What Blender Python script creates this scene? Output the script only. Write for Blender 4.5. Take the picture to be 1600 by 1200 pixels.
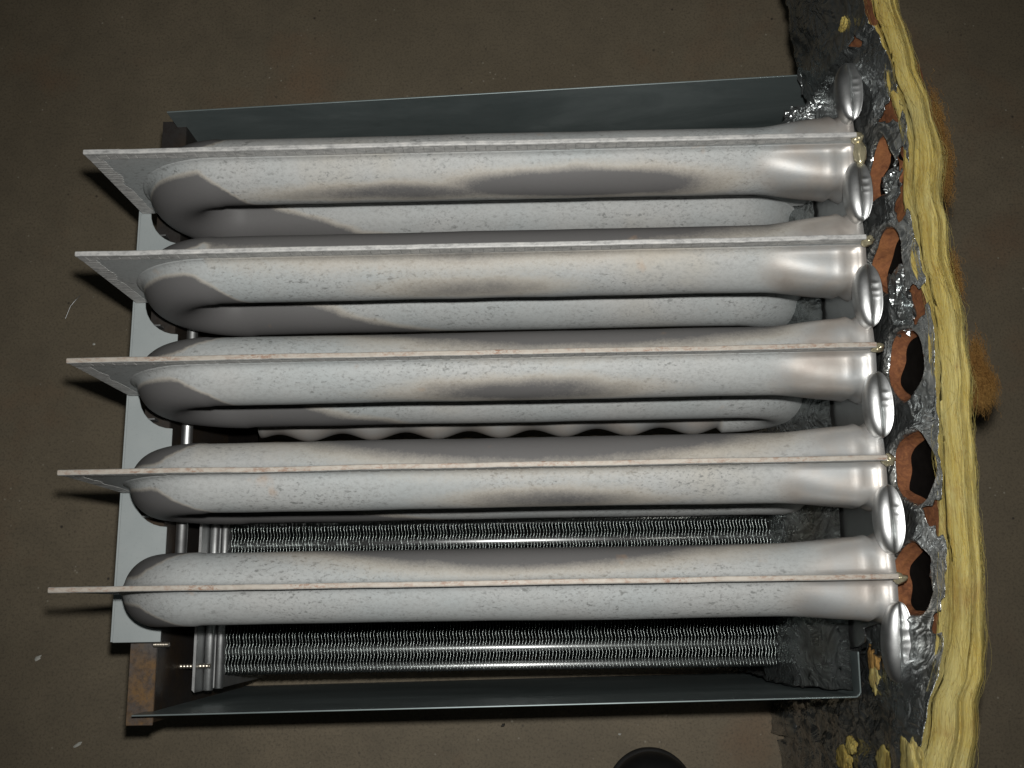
import bpy, math, random
from math import sin, cos, pi, sqrt, radians, exp, atan2
from mathutils import Vector, Matrix, Euler, noise

random.seed(7)
for o in list(bpy.data.objects):
    bpy.data.objects.remove(o)
scene = bpy.context.scene
col = scene.collection

# ------------------------------------------------------------------ camera, world, lamp, exposure
CAM = Vector((0.2942, -0.01634, 1.01344))
ROT = Euler((0.21703, 0.01888, -0.01559), 'XYZ')
cd = bpy.data.cameras.new('camera'); cd.sensor_width = 36; cd.lens = 36.0
cd.clip_start = 0.01; cd.clip_end = 50
cam = bpy.data.objects.new('camera', cd); col.objects.link(cam)
cam.location = CAM; cam.rotation_euler = ROT
scene.camera = cam
scene.render.resolution_x = 1024; scene.render.resolution_y = 768

world = bpy.data.worlds.new('World'); scene.world = world; world.use_nodes = True
bg = world.node_tree.nodes['Background']
bg.inputs[0].default_value = (0.92, 1.0, 0.98, 1); bg.inputs[1].default_value = 0.016

# the camera's own flash, a few centimetres above the lens: the one light of the photograph
M3 = ROT.to_matrix()
fl = bpy.data.lights.new('flash', 'SPOT'); fl.spot_size = radians(104); fl.spot_blend = 1.0; fl.shadow_soft_size = .008
fl.energy = 21.0; fl.color = (1.0, 0.985, 0.95)
flo = bpy.data.objects.new('flash', fl); col.objects.link(flo)
flo.location = CAM + M3 @ Vector((0.006, 0.036, 0.0)); flo.rotation_euler = ROT

vs = scene.view_settings
vs.view_transform = 'Standard'; vs.look = 'None'; vs.gamma = 1; vs.exposure = 0.0
vs.use_curve_mapping = False
scene.render.engine = 'CYCLES'
scene.cycles.max_bounces = 6; scene.cycles.diffuse_bounces = 3; scene.cycles.glossy_bounces = 4

def at(x, y, z):
    """point at height z seen at pixel x, y of the 1600 x 1200 photograph"""
    d = M3 @ Vector(((x - 800) / 1600, -(y - 600) / 1600, -1))
    return CAM + d * ((z - CAM.z) / d.z)

# ------------------------------------------------------------------ material helpers
def newmat(name):
    m = bpy.data.materials.new(name); m.use_nodes = True
    nt = m.node_tree
    return m, nt, nt.nodes['Principled BSDF']

class NB:
    def __init__(s, nt): s.nt = nt
    def n(s, t, **k):
        nd = s.nt.nodes.new(t)
        for a, b in k.items(): setattr(nd, a, b)
        return nd
    def l(s, a, b): s.nt.links.new(a, b)
    def coord(s, scale=(1, 1, 1), loc=(0, 0, 0), which='Object'):
        t = s.n('ShaderNodeTexCoord'); m = s.n('ShaderNodeMapping')
        m.inputs['Scale'].default_value = scale; m.inputs['Location'].default_value = loc
        s.l(t.outputs[which], m.inputs['Vector']); return m.outputs[0]
    def noise(s, vec, scale, detail=4, rough=.6, dist=0):
        t = s.n('ShaderNodeTexNoise'); t.inputs['Scale'].default_value = scale
        t.inputs['Detail'].default_value = detail; t.inputs['Roughness'].default_value = rough
        t.inputs['Distortion'].default_value = dist
        s.l(vec, t.inputs['Vector']); return t.outputs['Fac']
    def voro(s, vec, scale, feature='F1', out='Distance'):
        t = s.n('ShaderNodeTexVoronoi'); t.feature = feature; t.inputs['Scale'].default_value = scale
        s.l(vec, t.inputs['Vector']); return t.outputs[out]
    def ramp(s, fac, stops):
        r = s.n('ShaderNodeValToRGB'); e = r.color_ramp.elements
        while len(e) < len(stops): e.new(0.5)
        for q, (p, c) in zip(e, stops):
            q.position = p; q.color = c if len(c) == 4 else (*c, 1)
        s.l(fac, r.inputs[0]); return r.outputs[0]
    def g(s, fac, a, b):                # scalar ramp 0 -> 1 between a and b
        m = s.n('ShaderNodeMapRange'); m.inputs['From Min'].default_value = a; m.inputs['From Max'].default_value = b
        s.l(fac, m.inputs['Value']); return m.outputs[0]
    def mix(s, fac, a, b, blend='MIX'):
        m = s.n('ShaderNodeMix'); m.data_type = 'RGBA'; m.blend_type = blend
        for i, v in ((0, fac), (6, a), (7, b)):
            if hasattr(v, 'links') or hasattr(v, 'is_output'): s.l(v, m.inputs[i])
            else: m.inputs[i].default_value = v if i == 0 else (*v, 1) if len(v) == 3 else v
        return m.outputs[2]
    def math(s, op, a, b=0.0):
        m = s.n('ShaderNodeMath'); m.operation = op
        for i, v in ((0, a), (1, b)):
            if hasattr(v, 'is_output'): s.l(v, m.inputs[i])
            else: m.inputs[i].default_value = v
        return m.outputs[0]
    def attr(s, name):
        a = s.n('ShaderNodeAttribute'); a.attribute_name = name; return a.outputs['Fac']
    def bump(s, h, strength, dist, bsdf, prev=None):
        b = s.n('ShaderNodeBump'); b.inputs['Strength'].default_value = strength; b.inputs['Distance'].default_value = dist
        s.l(h, b.inputs['Height'])
        if prev: s.l(prev, b.inputs['Normal'])
        s.l(b.outputs[0], bsdf.inputs['Normal']); return b.outputs[0]

def setp(b, **k):
    for a, v in k.items(): b.inputs[a.replace('_', ' ')].default_value = v

# concrete floor
def mat_floor():
    m, nt, b = newmat('concrete'); N = NB(nt); c = N.coord()
    n1 = N.noise(c, 3.2, 6, .62, .4); n2 = N.noise(c, 26, 6, .7); n3 = N.noise(c, 420, 3, .7)
    base = N.ramp(n1, [(.30, (.142, .114, .074)), (.52, (.176, .144, .096)), (.72, (.208, .168, .112))])
    base = N.mix(N.math('MULTIPLY', N.g(n2, .40, .70), .6), base, (.125, .103, .070), 'MIX')
    rust = N.noise(N.coord(loc=(3.1, 1.7, 0)), 6.5, 5, .6)
    base = N.mix(N.math('MULTIPLY', N.g(rust, .56, .74), .5), base, (.19, .105, .055))
    base = N.mix(N.math('MULTIPLY', N.g(n3, .48, .72), .7), base, (.065, .053, .037))
    sp = N.voro(c, 95); base = N.mix(N.math('MULTIPLY', N.g(sp, .12, .05), N.g(N.noise(c, 14, 2), .52, .6)), base, (.30, .27, .21))
    dk = N.voro(N.coord(loc=(.3, .9, .1)), 60); base = N.mix(N.math('MULTIPLY', N.g(dk, .11, .05), N.g(N.noise(c, 9, 2), .5, .62)), base, (.045, .036, .027))
    # fine pale scratches
    w = N.noise(N.coord(scale=(8, 90, 1)), 2.2, 5, .75, 2.5)
    base = N.mix(N.math('MULTIPLY', N.g(w, .66, .72), .25), base, (.25, .22, .17))
    N.l(base, b.inputs['Base Color']); setp(b, Roughness=.72)
    N.bump(N.math('ADD', n2, N.math('MULTIPLY', n3, .5)), .35, .0012, b)
    return m

# aluminised steel of the cells, with heat stains carried as an attribute of the metal itself
def mat_cell():
    m, nt, b = newmat('aluminised_steel'); N = NB(nt); c = N.coord()
    cs = N.coord(scale=(.7, 1, 1))
    oi = N.n('ShaderNodeObjectInfo').outputs['Random']
    tint = N.noise(c, 9, 4, .6)
    base = N.ramp(tint, [(.36, (.375, .40, .402)), (.60, (.405, .412, .405)), (.80, (.415, .395, .35))])
    fine = N.noise(cs, 380, 5, .8)
    base = N.mix(N.math('MULTIPLY', N.g(fine, .46, .74), .6), base, (.25, .25, .245))
    # small dark specks lying along the tube
    zone = N.noise(cs, 24, 5, .7); sp = N.noise(N.coord(scale=(.6, 1, 1), loc=(5, 1, 8)), 330, 2, .6)
    fl_ = N.math('MULTIPLY', N.g(sp, .60, .70), N.g(zone, .38, .56))
    base = N.mix(N.math('MULTIPLY', fl_, .85), base, (.17, .175, .17))
    sp2 = N.noise(N.coord(scale=(.7, 1, 1), loc=(1, 2, 3)), 620, 3, .7)
    base = N.mix(N.math('MULTIPLY', N.math('MULTIPLY', N.g(sp2, .54, .66), N.g(zone, .34, .60)), .7), base, (.17, .17, .168))
    # heat stain: tan fringe, dark grey heart
    st = N.math('ADD', N.attr('stain'), N.math('MULTIPLY', N.math('SUBTRACT', N.noise(c, 45, 6, .75), .5), .34))
    st = N.math('ADD', st, N.math('MULTIPLY', N.math('SUBTRACT', N.noise(c, 600, 3, .8), .5), .30))
    fr = N.math('MULTIPLY', N.g(st, .12, .44), N.g(N.attr('stain'), .02, .16))
    base = N.mix(N.math('MULTIPLY', fr, .55), base, (.43, .375, .30))
    base = N.mix(N.math('MULTIPLY', N.g(st, .36, .76), .93), base, (.108, .107, .110))
    # small rust blooms
    rb = N.noise(N.coord(loc=(7, 3, 1)), 34, 3, .55)
    base = N.mix(N.math('MULTIPLY', N.g(rb, .70, .78), .35), base, (.42, .25, .13))
    pol = N.attr('polish')
    heat = N.noise(N.coord(loc=(2, 8, 1)), 40, 3, .5)
    pc = N.ramp(heat, [(.35, (.50, .51, .51)), (.60, (.52, .48, .44)), (.72, (.45, .40, .36))])
    base = N.mix(N.math('MULTIPLY', pol, .85), base, pc)
    N.l(base, b.inputs['Base Color'])
    b.inputs['Specular IOR Level'].default_value = .32
    N.l(N.math('ADD', .03, N.math('MULTIPLY', pol, .55)), b.inputs['Metallic'])
    N.l(N.math('SUBTRACT', .60, N.math('MULTIPLY', pol, .12)), b.inputs['Roughness'])
    h = N.math('ADD', N.math('MULTIPLY', fine, .6), N.noise(c, 900, 2, .6))
    N.bump(h, .10, .0004, b)
    return m

def mat_edge(rusty):
    m, nt, b = newmat('hem_steel_rusty' if rusty else 'hem_steel'); N = NB(nt); c = N.coord(scale=(.5, 1, 1))
    n = N.noise(c, 300, 5, .75); n2 = N.noise(c, 55, 4, .65)
    base = N.ramp(n, [(.32, (.26, .26, .255)), (.5, (.46, .46, .45)), (.7, (.60, .59, .565))])
    geo = N.n('ShaderNodeNewGeometry'); sx = N.n('ShaderNodeSeparateXYZ'); N.l(geo.outputs['Normal'], sx.inputs[0])
    if rusty:
        top = N.g(sx.outputs['Z'], .5, .8)
        r = N.math('MULTIPLY', N.math('MULTIPLY', N.g(N.noise(c, 520, 4, .8), .46, .60), N.g(n2, .40, .62)), top)
        base = N.mix(N.math('MULTIPLY', top, .7), base, (.40, .35, .285))
        base = N.mix(N.math('MULTIPLY', r, .8), base, (.23, .10, .05))
    N.l(base, b.inputs['Base Color']); setp(b, Metallic=.10, Roughness=.6)
    N.bump(n, .25, .0004, b)
    return m

def mat_bright(name, colr=(.62, .63, .63), rough=.24, met=1.0, bscale=60, bstr=.12):
    m, nt, b = newmat(name); N = NB(nt); c = N.coord()
    n = N.noise(c, bscale, 4, .6); n2 = N.noise(c, 600, 3, .7)
    base = N.mix(N.g(n, .3, .7), tuple(x * .86 for x in colr), colr)
    base = N.mix(N.math('MULTIPLY', N.g(n2, .55, .75), .35), base, tuple(x * .55 for x in colr))
    N.l(base, b.inputs['Base Color']); setp(b, Metallic=met)
    N.l(N.math('ADD', rough - .05, N.math('MULTIPLY', n, .12)), b.inputs['Roughness'])
    N.bump(n, bstr, .0015, b)
    return m

def mat_galv():
    m, nt, b = newmat('galvanised_sheet'); N = NB(nt); c = N.coord(scale=(.35, 1, 1.3))
    n = N.noise(c, 14, 6, .7, .6); v = N.voro(N.coord(), 70, out='Color')
    base = N.ramp(n, [(.30, (.13, .165, .165)), (.55, (.21, .25, .25)), (.72, (.30, .345, .345))])
    bw = N.n('ShaderNodeRGBToBW'); N.l(v, bw.inputs[0])
    base = N.mix(N.math('MULTIPLY', bw.outputs[0], .25), base, (.22, .26, .265))
    N.l(base, b.inputs['Base Color']); setp(b, Metallic=.50)
    N.l(N.math('ADD', .30, N.math('MULTIPLY', n, .25)), b.inputs['Roughness'])
    N.bump(N.noise(N.coord(), 8, 2), .15, .01, b)
    return m

def mat_painted():
    m, nt, b = newmat('grey_blue_coated_steel'); N = NB(nt); c = N.coord()
    n = N.noise(c, 22, 5, .6); n2 = N.noise(c, 500, 3, .6)
    base = N.ramp(n, [(.3, (.36, .40, .405)), (.7, (.42, .455, .455))])
    base = N.mix(N.math('MULTIPLY', N.g(n2, .6, .75), .35), base, (.27, .29, .29))
    N.l(base, b.inputs['Base Color']); setp(b, Metallic=.15, Roughness=.45)
    N.bump(n2, .06, .0004, b)
    return m

def mat_rust(darkened=False):
    m, nt, b = newmat('dark_rusty_steel' if darkened else 'heat_tinted_rusty_steel'); N = NB(nt); c = N.coord()
    n = N.noise(c, 34, 7, .7); n2 = N.noise(c, 260, 4, .75); n3 = N.noise(N.coord(loc=(4, 1, 2)), 15, 3, .5)
    base = N.ramp(n, [(.34, (.085, .085, .085)), (.46, (.115, .085, .065)), (.56, (.20, .115, .045)), (.66, (.12, .075, .05))])
    base = N.mix(N.g(n3, .42, .60), base, (.105, .10, .098))
    base = N.mix(N.math('MULTIPLY', N.g(n2, .45, .65), .6), base, (.05, .038, .03))
    if darkened: base = N.mix(.78, base, (.018, .015, .013))  # same rusty steel mixed towards near-black
    N.l(base, b.inputs['Base Color']); setp(b, Metallic=.35, Roughness=.5 if darkened else .55)
    N.bump(n2, .2, .0008, b)
    return m

def mat_foil():
    m, nt, b = newmat('foil_facing'); N = NB(nt); c = N.coord()
    def crease(vec, sc, dist):
        return N.math('ABSOLUTE', N.math('SUBTRACT', N.noise(vec, sc, 3, .55, dist), .5))
    d1 = crease(c, 26, 1.6); d2 = crease(N.coord(loc=(.4, .2, .7), scale=(1, 1.6, .8)), 48, 1.2)
    n1 = N.noise(c, 45, 5, .65, 1.0); n2 = N.noise(c, 9, 4, .6)
    base = N.ramp(n2, [(.3, (.22, .24, .24)), (.55, (.40, .42, .42)), (.75, (.27, .25, .20))])
    base = N.mix(N.math('MULTIPLY', N.g(n1, .52, .72), .6), base, (.10, .095, .08))
    N.l(base, b.inputs['Base Color']); setp(b, Metallic=.92)
    N.l(N.math('ADD', .13, N.math('MULTIPLY', n1, .30)), b.inputs['Roughness'])
    p = N.bump(N.math('MINIMUM', d1, .10), .5, .018, b)
    N.bump(N.math('MINIMUM', d2, .10), .28, .007, b, p)
    return m

def mat_fibre(name, stops, scale=(60, 3, 60), soft=False):
    m, nt, b = newmat(name); N = NB(nt); c = N.coord()
    s1 = N.noise(N.coord(scale=scale), 3.0, 5, .7, .8)
    s2 = N.noise(N.coord(scale=tuple(x * 6 for x in scale)), 3.0, 3, .7, .5)
    big = N.noise(c, 11, 4, .6)
    f = N.math('ADD', N.math('MULTIPLY', s1, .45), N.math('MULTIPLY', big, .55))
    base = N.ramp(f, stops)
    base = N.mix(N.math('MULTIPLY', N.g(s2, .45, .75), .18 if soft else .45), base, tuple(min(1, x * 1.5) for x in stops[-1][1]))
    base = N.mix(N.math('MULTIPLY', N.g(s1, .42, .28), .45 if soft else .6), base, tuple(x * .5 for x in stops[0][1]))
    if soft:
        gr = N.noise(N.coord(scale=(1, .3, 1)), 1100, 4, .8); fb = N.noise(N.coord(scale=(300, 16, 300), loc=(1, 5, 2)), 3.0, 4, .7, 1.2)
        base = N.mix(N.math('MULTIPLY', N.g(gr, .40, .62), .35), base, (.48, .44, .22))
        base = N.mix(N.math('MULTIPLY', N.g(fb, .46, .34), .55), base, (.17, .095, .025))
        dirt = N.noise(N.coord(loc=(9, 2, 4)), 28, 5, .7); base = N.mix(N.math('MULTIPLY', N.g(dirt, .54, .70), .5), base, (.24, .12, .035))
    N.l(base, b.inputs['Base Color']); setp(b, Roughness=.9)
    b.inputs['Specular IOR Level'].default_value = .15
    h = N.math('ADD', s1, N.math('MULTIPLY', s2, .6))
    N.bump(h, .45 if soft else .5, .0018, b)
    if soft: b.inputs['Subsurface Weight'].default_value = .12; b.inputs['Subsurface Radius'].default_value = (.006, .004, .0015)
    return m

def mat_plain(name, colr, rough, met=0.0):
    m, nt, b = newmat(name); N = NB(nt); c = N.coord()
    n = N.noise(c, 120, 4, .65)
    base = N.mix(N.g(n, .3, .7), tuple(x * .7 for x in colr), tuple(min(1, x * 1.2) for x in colr))
    N.l(base, b.inputs['Base Color']); setp(b, Roughness=rough, Metallic=met)
    N.bump(n, .2, .0008, b)
    return m

MAT = dict(
    floor=mat_floor(), cell=mat_cell(), hem=mat_edge(False), hem_r=mat_edge(True),
    bright=mat_bright('bright_steel', (.58, .59, .59), .40), sheet=mat_bright('tube_sheet_steel', (.50, .51, .51), .34),
    satin=mat_bright('satin_steel', (.60, .61, .61), .46), fin=mat_bright('fin_steel', (.27, .30, .29), .27, bscale=200, bstr=.04), galv=mat_galv(), paint=mat_painted(), rust=mat_rust(), dark_rust=mat_rust(True),
    foil=mat_foil(),
    yellow=mat_fibre('yellow_fibreglass', [(.34, (.31, .18, .028)), (.46, (.40, .305, .072)), (.60, (.43, .37, .145))], (34, 1.6, 34), True),
    brown=mat_fibre('scorched_fibreglass', [(.30, (.085, .036, .020)), (.50, (.165, .066, .032)), (.68, (.26, .11, .042))], (20, 20, 20)),
    tan=mat_fibre('tan_fibreglass', [(.30, (.20, .085, .022)), (.50, (.28, .15, .045)), (.70, (.36, .22, .07))], (20, 20, 20)),
    black=mat_plain('black_shoe_leather', (.005, .005, .005), .6), sole=mat_plain('black_rubber', (.009, .0085, .008), .8),
    bead=mat_plain('yellowed_sealant', (.50, .45, .30), .22, .55), screw=mat_plain('zinc_screw', (.55, .50, .42), .35, .9),
    void_black=mat_plain('unlit_void_black', (.006, .005, .0045), 1.0),  # near-black colour standing in for unlit depth, not burnt metal
    chip=mat_plain('pale_chip', (.55, .55, .50), .6), dark=mat_plain('dark_steel', (.06, .058, .055), .4, .7),
)

MAT['void_black'].node_tree.nodes['Principled BSDF'].inputs['Specular IOR Level'].default_value = .02

# ------------------------------------------------------------------ mesh helpers
def mesh(name, verts, faces, mat, parent=None, smooth=True, attrs=None, loc=None):
    me = bpy.data.meshes.new(name); me.from_pydata([tuple(v) for v in verts], [], faces)
    if attrs:
        for k, vals in attrs.items():
            a = me.attributes.new(k, 'FLOAT', 'POINT'); a.data.foreach_set('value', vals)
    me.materials.append(MAT[mat])
    if smooth: me.polygons.foreach_set('use_smooth', [True] * len(me.polygons))
    me.update()
    o = bpy.data.objects.new(name, me); col.objects.link(o); o.parent = parent
    if loc: o.location = loc
    return o

def empty(name, loc=(0, 0, 0)):
    o = bpy.data.objects.new(name, None); col.objects.link(o); o.location = loc; o.empty_display_size = .05
    return o

def tag(o, label=None, cat=None, group=None, kind=None):
    for k, v in (('label', label), ('category', cat), ('group', group), ('kind', kind)):
        if v: o[k] = v
    return o

def fixn(o):
    import bmesh
    bm = bmesh.new(); bm.from_mesh(o.data); bmesh.ops.recalc_face_normals(bm, faces=bm.faces); bm.to_mesh(o.data); bm.free()
    return o

def bevel(o, w, seg=2, ang=35):
    m = o.modifiers.new('bevel', 'BEVEL'); m.width = w; m.segments = seg; m.limit_method = 'ANGLE'; m.angle_limit = radians(ang)
    return o

def prism(poly, ext, axis, name, mat, parent, smooth=False):
    """polygon in two axes pushed along the third between ext[0] and ext[1]"""
    n = len(poly); V = []
    for e in ext:
        for a, b_ in poly:
            V.append({'x': (e, a, b_), 'y': (a, e, b_), 'z': (a, b_, e)}[axis])
    F = [tuple(range(n)), tuple(range(2 * n - 1, n - 1, -1))]
    F += [(i, i + n, (i + 1) % n + n, (i + 1) % n) for i in range(n)]
    return fixn(mesh(name, V, F, mat, parent, smooth))

def grid(nu, nv, fn, closed_v=False):
    V = [fn(i, j) for i in range(nu) for j in range(nv)]
    F = []
    for i in range(nu - 1):
        for j in range(nv if closed_v else nv - 1):
            j2 = (j + 1) % nv
            F.append((i * nv + j, (i + 1) * nv + j, (i + 1) * nv + j2, i * nv + j2))
    return V, F

def ss(a, b, x):
    t = max(0, min(1, (x - a) / (b - a))); return t * t * (3 - 2 * t)

def lerp_table(tab, x):
    if x <= tab[0][0]: return tab[0][1]
    for (x0, y0), (x1, y1) in zip(tab, tab[1:]):
        if x <= x1:
            t = (x - x0) / (x1 - x0); t = t * t * (3 - 2 * t) * .5 + t * .5
            return y0 + (y1 - y0) * t
    return tab[-1][1]

# ------------------------------------------------------------------ floor
V, F = grid(2, 2, lambda i, j: (-2.2 + 5 * i, -2.2 + 5 * j, 0))
tag(fixn(mesh('floor', V, F, 'floor', None, False)), kind='structure')

# ------------------------------------------------------------------ the heat exchanger
P = 0.07217                       # pitch of the cells
TOP = 0.38                        # height of the flange edges
ZU, ZL, XC = TOP - .038, TOP - .122, .083
RB = (ZU - ZL) / 2
SHEET = .517
hx = empty('heat_exchanger', (.26, .14, 0))
tag(hx, 'grey steel furnace heat exchanger of five finned tube cells standing on concrete floor', 'heat exchanger')
hx_off = Vector((.26, .14, 0))
def under(o):
    """hang a mesh built in world coordinates under the heat exchanger"""
    o.parent = hx; o.matrix_parent_inverse = Matrix.Translation(-hx_off); return o

def section():
    """closed outline of a pressed tube: circle of 23 mm radius running out into the flat flange; (d, h) pairs"""
    r, rf, tf = .023, .005, .0011
    dc = sqrt((r + rf) ** 2 - (rf + tf) ** 2)
    a0 = atan2(rf + tf, dc)
    half = []
    for k in range(4):                                   # fillet, from the flange up to the body
        t = k / 4
        half.append((dc - rf * sin(t * (pi / 2 - a0)), tf + rf - rf * cos(t * (pi / 2 - a0))))
    nb = 26
    for k in range(nb + 1):
        th = a0 + (pi - 2 * a0) * k / nb
        half.append((r * cos(th), r * sin(th)))
    for k in range(3, -1, -1):
        d, h = half[k]; half.append((-d, h))
    return half + [(d, -h) for d, h in reversed(half)]
SEC = section()

def path():
    """(x, z, dx, dz: outward in the plane, code, s) along the serpentine"""
    pts = []
    n = 96
    for i in range(n + 1):
        x = SHEET + .002 - (SHEET + .002 - XC) * i / n; pts.append((x, ZU, 0, 1, 0))
    for i in range(1, 33):
        a = pi / 2 + pi * i / 32; pts.append((XC + RB * cos(a), (ZU + ZL) / 2 + RB * sin(a), cos(a), sin(a), 1))
    for i in range(1, 73):
        x = XC + (.452 - XC) * i / 72; pts.append((x, ZL, 0, -1, 2))
    r2 = .036
    for i in range(1, 25):
        a = pi / 2 - pi * i / 24; pts.append((.452 + r2 * cos(a), ZL - r2 + r2 * sin(a), -cos(a), -sin(a), 3))
    for i in range(1, 97):
        x = .452 - (.452 - .075) * i / 96; pts.append((x, ZL - 2 * r2, 0, 1, 4))
    return pts
PATH = path()

# heat stains of each cell on the upper pass: x centre, x half, angle centre, angle half, strength
# (angle in degrees from the crown, positive on the near side)
STAINS = [
    [(.335, .092, 60, 31, 1.12), (.215, .100, 68, 22, .72)],
    [(.257, .070, 62, 26, .58), (.245, .215, -84, 82, 1.4)],
    [(.290, .085, 62, 30, .78), (.330, .135, -88, 66, 1.45)],
    [(.310, .070, 60, 28, .68), (.30, .140, -88, 72, 1.5)],
    [(.290, .125, -92, 60, 1.5)],
]
def stain_at(k, x, ang, code, s_b):
    """how strongly the steel is scorched here; s_b is the distance along the tube from the tip of the bend"""
    v = 0; a = abs(ang)
    wob = 12 * noise.noise(Vector((s_b * 26, ang / 40, k * 5.3))) + 6 * noise.noise(Vector((s_b * 70, ang / 16, k * 2.3)))
    if code == 0:
        for cx, hw, ca, ha, st in STAINS[k]:
            q = ((x - cx + .01 * noise.noise(Vector((ang / 25, x * 20, k)))) / hw) ** 2 + ((ang - ca + wob * .35) / ha) ** 2
            v = max(v, st * 1.06 * exp(-.80 * q ** 1.25))
    if code <= 1:
        s = abs(s_b) if code == 0 or s_b < 0 else 0
        t0 = (22, 21, 20, 20, 22)[k]
        at_ = t0 + 78 * max(0, (s - (.058, .056, .052, .044, .036)[k]) / .030)
        v = max(v, max(0, min(1, (a - at_ + wob * .5) / 15 + .5)))
    elif code == 2:
        reach = (.13, .15, .13, .16, .2)[k]
        at2 = 185 - 110 * min(1.4, max(0, x - XC - .012) / reach)
        v = max(0, min(1, (at2 - a + wob) / 34 + .5)) * ss(8, 30, a)
    elif code > 2:
        v = .05 if code == 3 else .62 if k == 2 else .4
    return v

def make_cell(k):
    y0 = (4 - k) * P
    rnd = random.Random(20 + k)
    ns = len(SEC); V = []; stain = []; polish = []
    for (x, z, ox, oz, code) in PATH:
        sb = -(pi / 2 * RB + x - XC) if code == 0 else RB * (atan2(z - (ZU + ZL) / 2, x - XC) % (2 * pi) - pi) if code == 1 else pi / 2 * RB + x - XC
        w = ss(.455, .505, x) if code == 0 else 0         # toward the mouth the tube squares off
        ring = (exp(-((x - .5045) / .0022) ** 2) * .0014 - exp(-((x - .5095) / .0018) ** 2) * .0010) if code == 0 else 0
        flare = .004 * ss(.511, .519, x) if code == 0 else 0
        for d, h in SEC:
            ang = math.degrees(atan2(-h, d))              # 0 at the outer (upper) flange, + on the near side
            sc = 1.0
            rr = sqrt(d * d + h * h)
            body = 1 - ss(.0235, .0262, rr)
            if w > 0:
                c_, s_ = abs(d) / rr, abs(h) / rr
                n_ = 2 + 1.7 * w
                sc = (c_ ** n_ + s_ ** n_) ** (-1 / n_)
                hh = h * (1 + (sc * (1 + .13 * w) - 1) * body); dd = d * (1 + (sc * (1 - .02 * w) - 1) * body)
            else:
                hh, dd = h, d
            if ring or flare:
                hh += (ring + flare) * (h / rr) * body; dd += (ring + flare) * (d / rr) * body
            if code == 1:                                  # slightly fuller, uneven bend
                hh *= 1.0 + .03 * body
            if code == 4 or code == 3:                     # the lowest pass is crimped into dimples
                f4 = ss(0, 1, 1) if code == 4 else .0
                if code == 4:
                    ph = (x - .075) / .0262 * pi
                    hh *= (1.0 if k == 2 else .74) - .28 * (.5 + .5 * sin(ph)); dd *= .84 + .10 * sin(ph)
                else:
                    tt = ss(ZL, ZL - .072, z); hh *= 1 - (.05 if k == 2 else .3) * tt; dd *= 1 - .18 * tt
            if code < 3:                                   # hand-press unevenness and shallow dents
                dn = .022 * noise.noise(Vector((x * 9, ang / 70, k * 4.1))) + .012 * noise.noise(Vector((x * 30, ang / 35, k * 2.7)))
                hh *= 1 + dn * body; dd *= 1 + dn * .6 * body
            V.append((x + ox * dd, y0 + hh, z + oz * dd))
            stain.append(stain_at(k, x, ang, code, sb))
            polish.append((ss(.452, .478, x + .010 * sin(ang / 28)) if code == 0 else (.85 if code == 4 else 0)))
    n = len(PATH)
    F = []
    for i in range(n - 1):
        for j in range(ns):
            j2 = (j + 1) % ns
            F.append((i * ns + j, i * ns + j2, (i + 1) * ns + j2, (i + 1) * ns + j))
    F.append(tuple(range(ns))[::-1]); F.append(tuple(range((n - 1) * ns, n * ns)))
    o = fixn(mesh('tube_cell', V, F, 'cell', None, True, {'stain': stain, 'polish': polish}))
    under(o)
    # the flat flange of the two pressed halves
    t = .0009
    pts = [(.0, .2735), (.036, .2735), (.036, .235), (.445, .235), (.480, .255), (SHEET - .001, .262), (SHEET - .001, TOP), (.0012, TOP), (.0, TOP - .0012)]
    # subdivide for gentle waviness
    fo = prism(pts, (y0 - t, y0 + t), 'y', 'flange', 'cell', o)
    fl_a = fo.data.attributes.new('stain', 'FLOAT', 'POINT'); fl_b = fo.data.attributes.new('polish', 'FLOAT', 'POINT')
    # folded hem along the top and down the left edge, crimped every few millimetres
    hem_V, hem_F = [], []
    def tooth(u0, u1, depth0, depth1, left):
        """one crimped length of the hem, standing 0.5 mm proud of the flange"""
        yo = y0 - t - (.0005 if not left else .0002) - rnd.uniform(0, .00022 if not left else .00008); yi = y0 + t + .0004
        um = (u0 + u1) / 2; dm = (depth0 + depth1) / 2 + rnd.uniform(.0002, .0009)
        out = -.0009 if not left else .0010
        pr = [(u0, -out), (u1, -out), (u1, depth1), (um, dm), (u0, depth0)]
        b0 = len(hem_V)
        for yy in (yo, yi):
            for u, dd in pr:
                if left: hem_V.append((dd, yy, TOP - u))
                else: hem_V.append((u, yy, TOP - dd))
        m5 = 5
        hem_F.append(tuple(b0 + q for q in range(m5))); hem_F.append(tuple(b0 + m5 + q for q in reversed(range(m5))))
        for q in range(m5): hem_F.append((b0 + q, b0 + m5 + q, b0 + m5 + (q + 1) % m5, b0 + (q + 1) % m5))
    u = -.0012
    while u < .470:
        wdt = rnd.uniform(.0058, .0076); dep = .0088 - .0018 * ss(.25, .47, u)
        tooth(u, u + wdt - rnd.uniform(.00004, .00016), dep + rnd.uniform(-.0003, .0004), dep + rnd.uniform(-.0003, .0004), False); u += wdt
    tooth(u, SHEET - .004, .0066, .0058, False)
    # the smooth rounded fold that closes the hem along the very edge
    nb0 = len(hem_V); cr = [(-.0017, .0014), (-.0018, -.0006), (-.0015, -.0012), (-.0009, -.0014), (.0009, -.0014), (.0014, -.0012), (.0017, -.0006), (.0016, .0014)]
    ne = 90
    for i in range(ne):
        xx = -.0012 + (SHEET - .001 + .0012) * i / (ne - 1); jy = .0006 * noise.noise(Vector((xx * 11, k * 3, 7))) + .0002 * noise.noise(Vector((xx * 45, k, 0))); jz = .0002 * noise.noise(Vector((xx * 80, k, 4)))
        for cy_, cz_ in cr: hem_V.append((xx, y0 + cy_ + jy, TOP - cz_ + jz))
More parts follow.
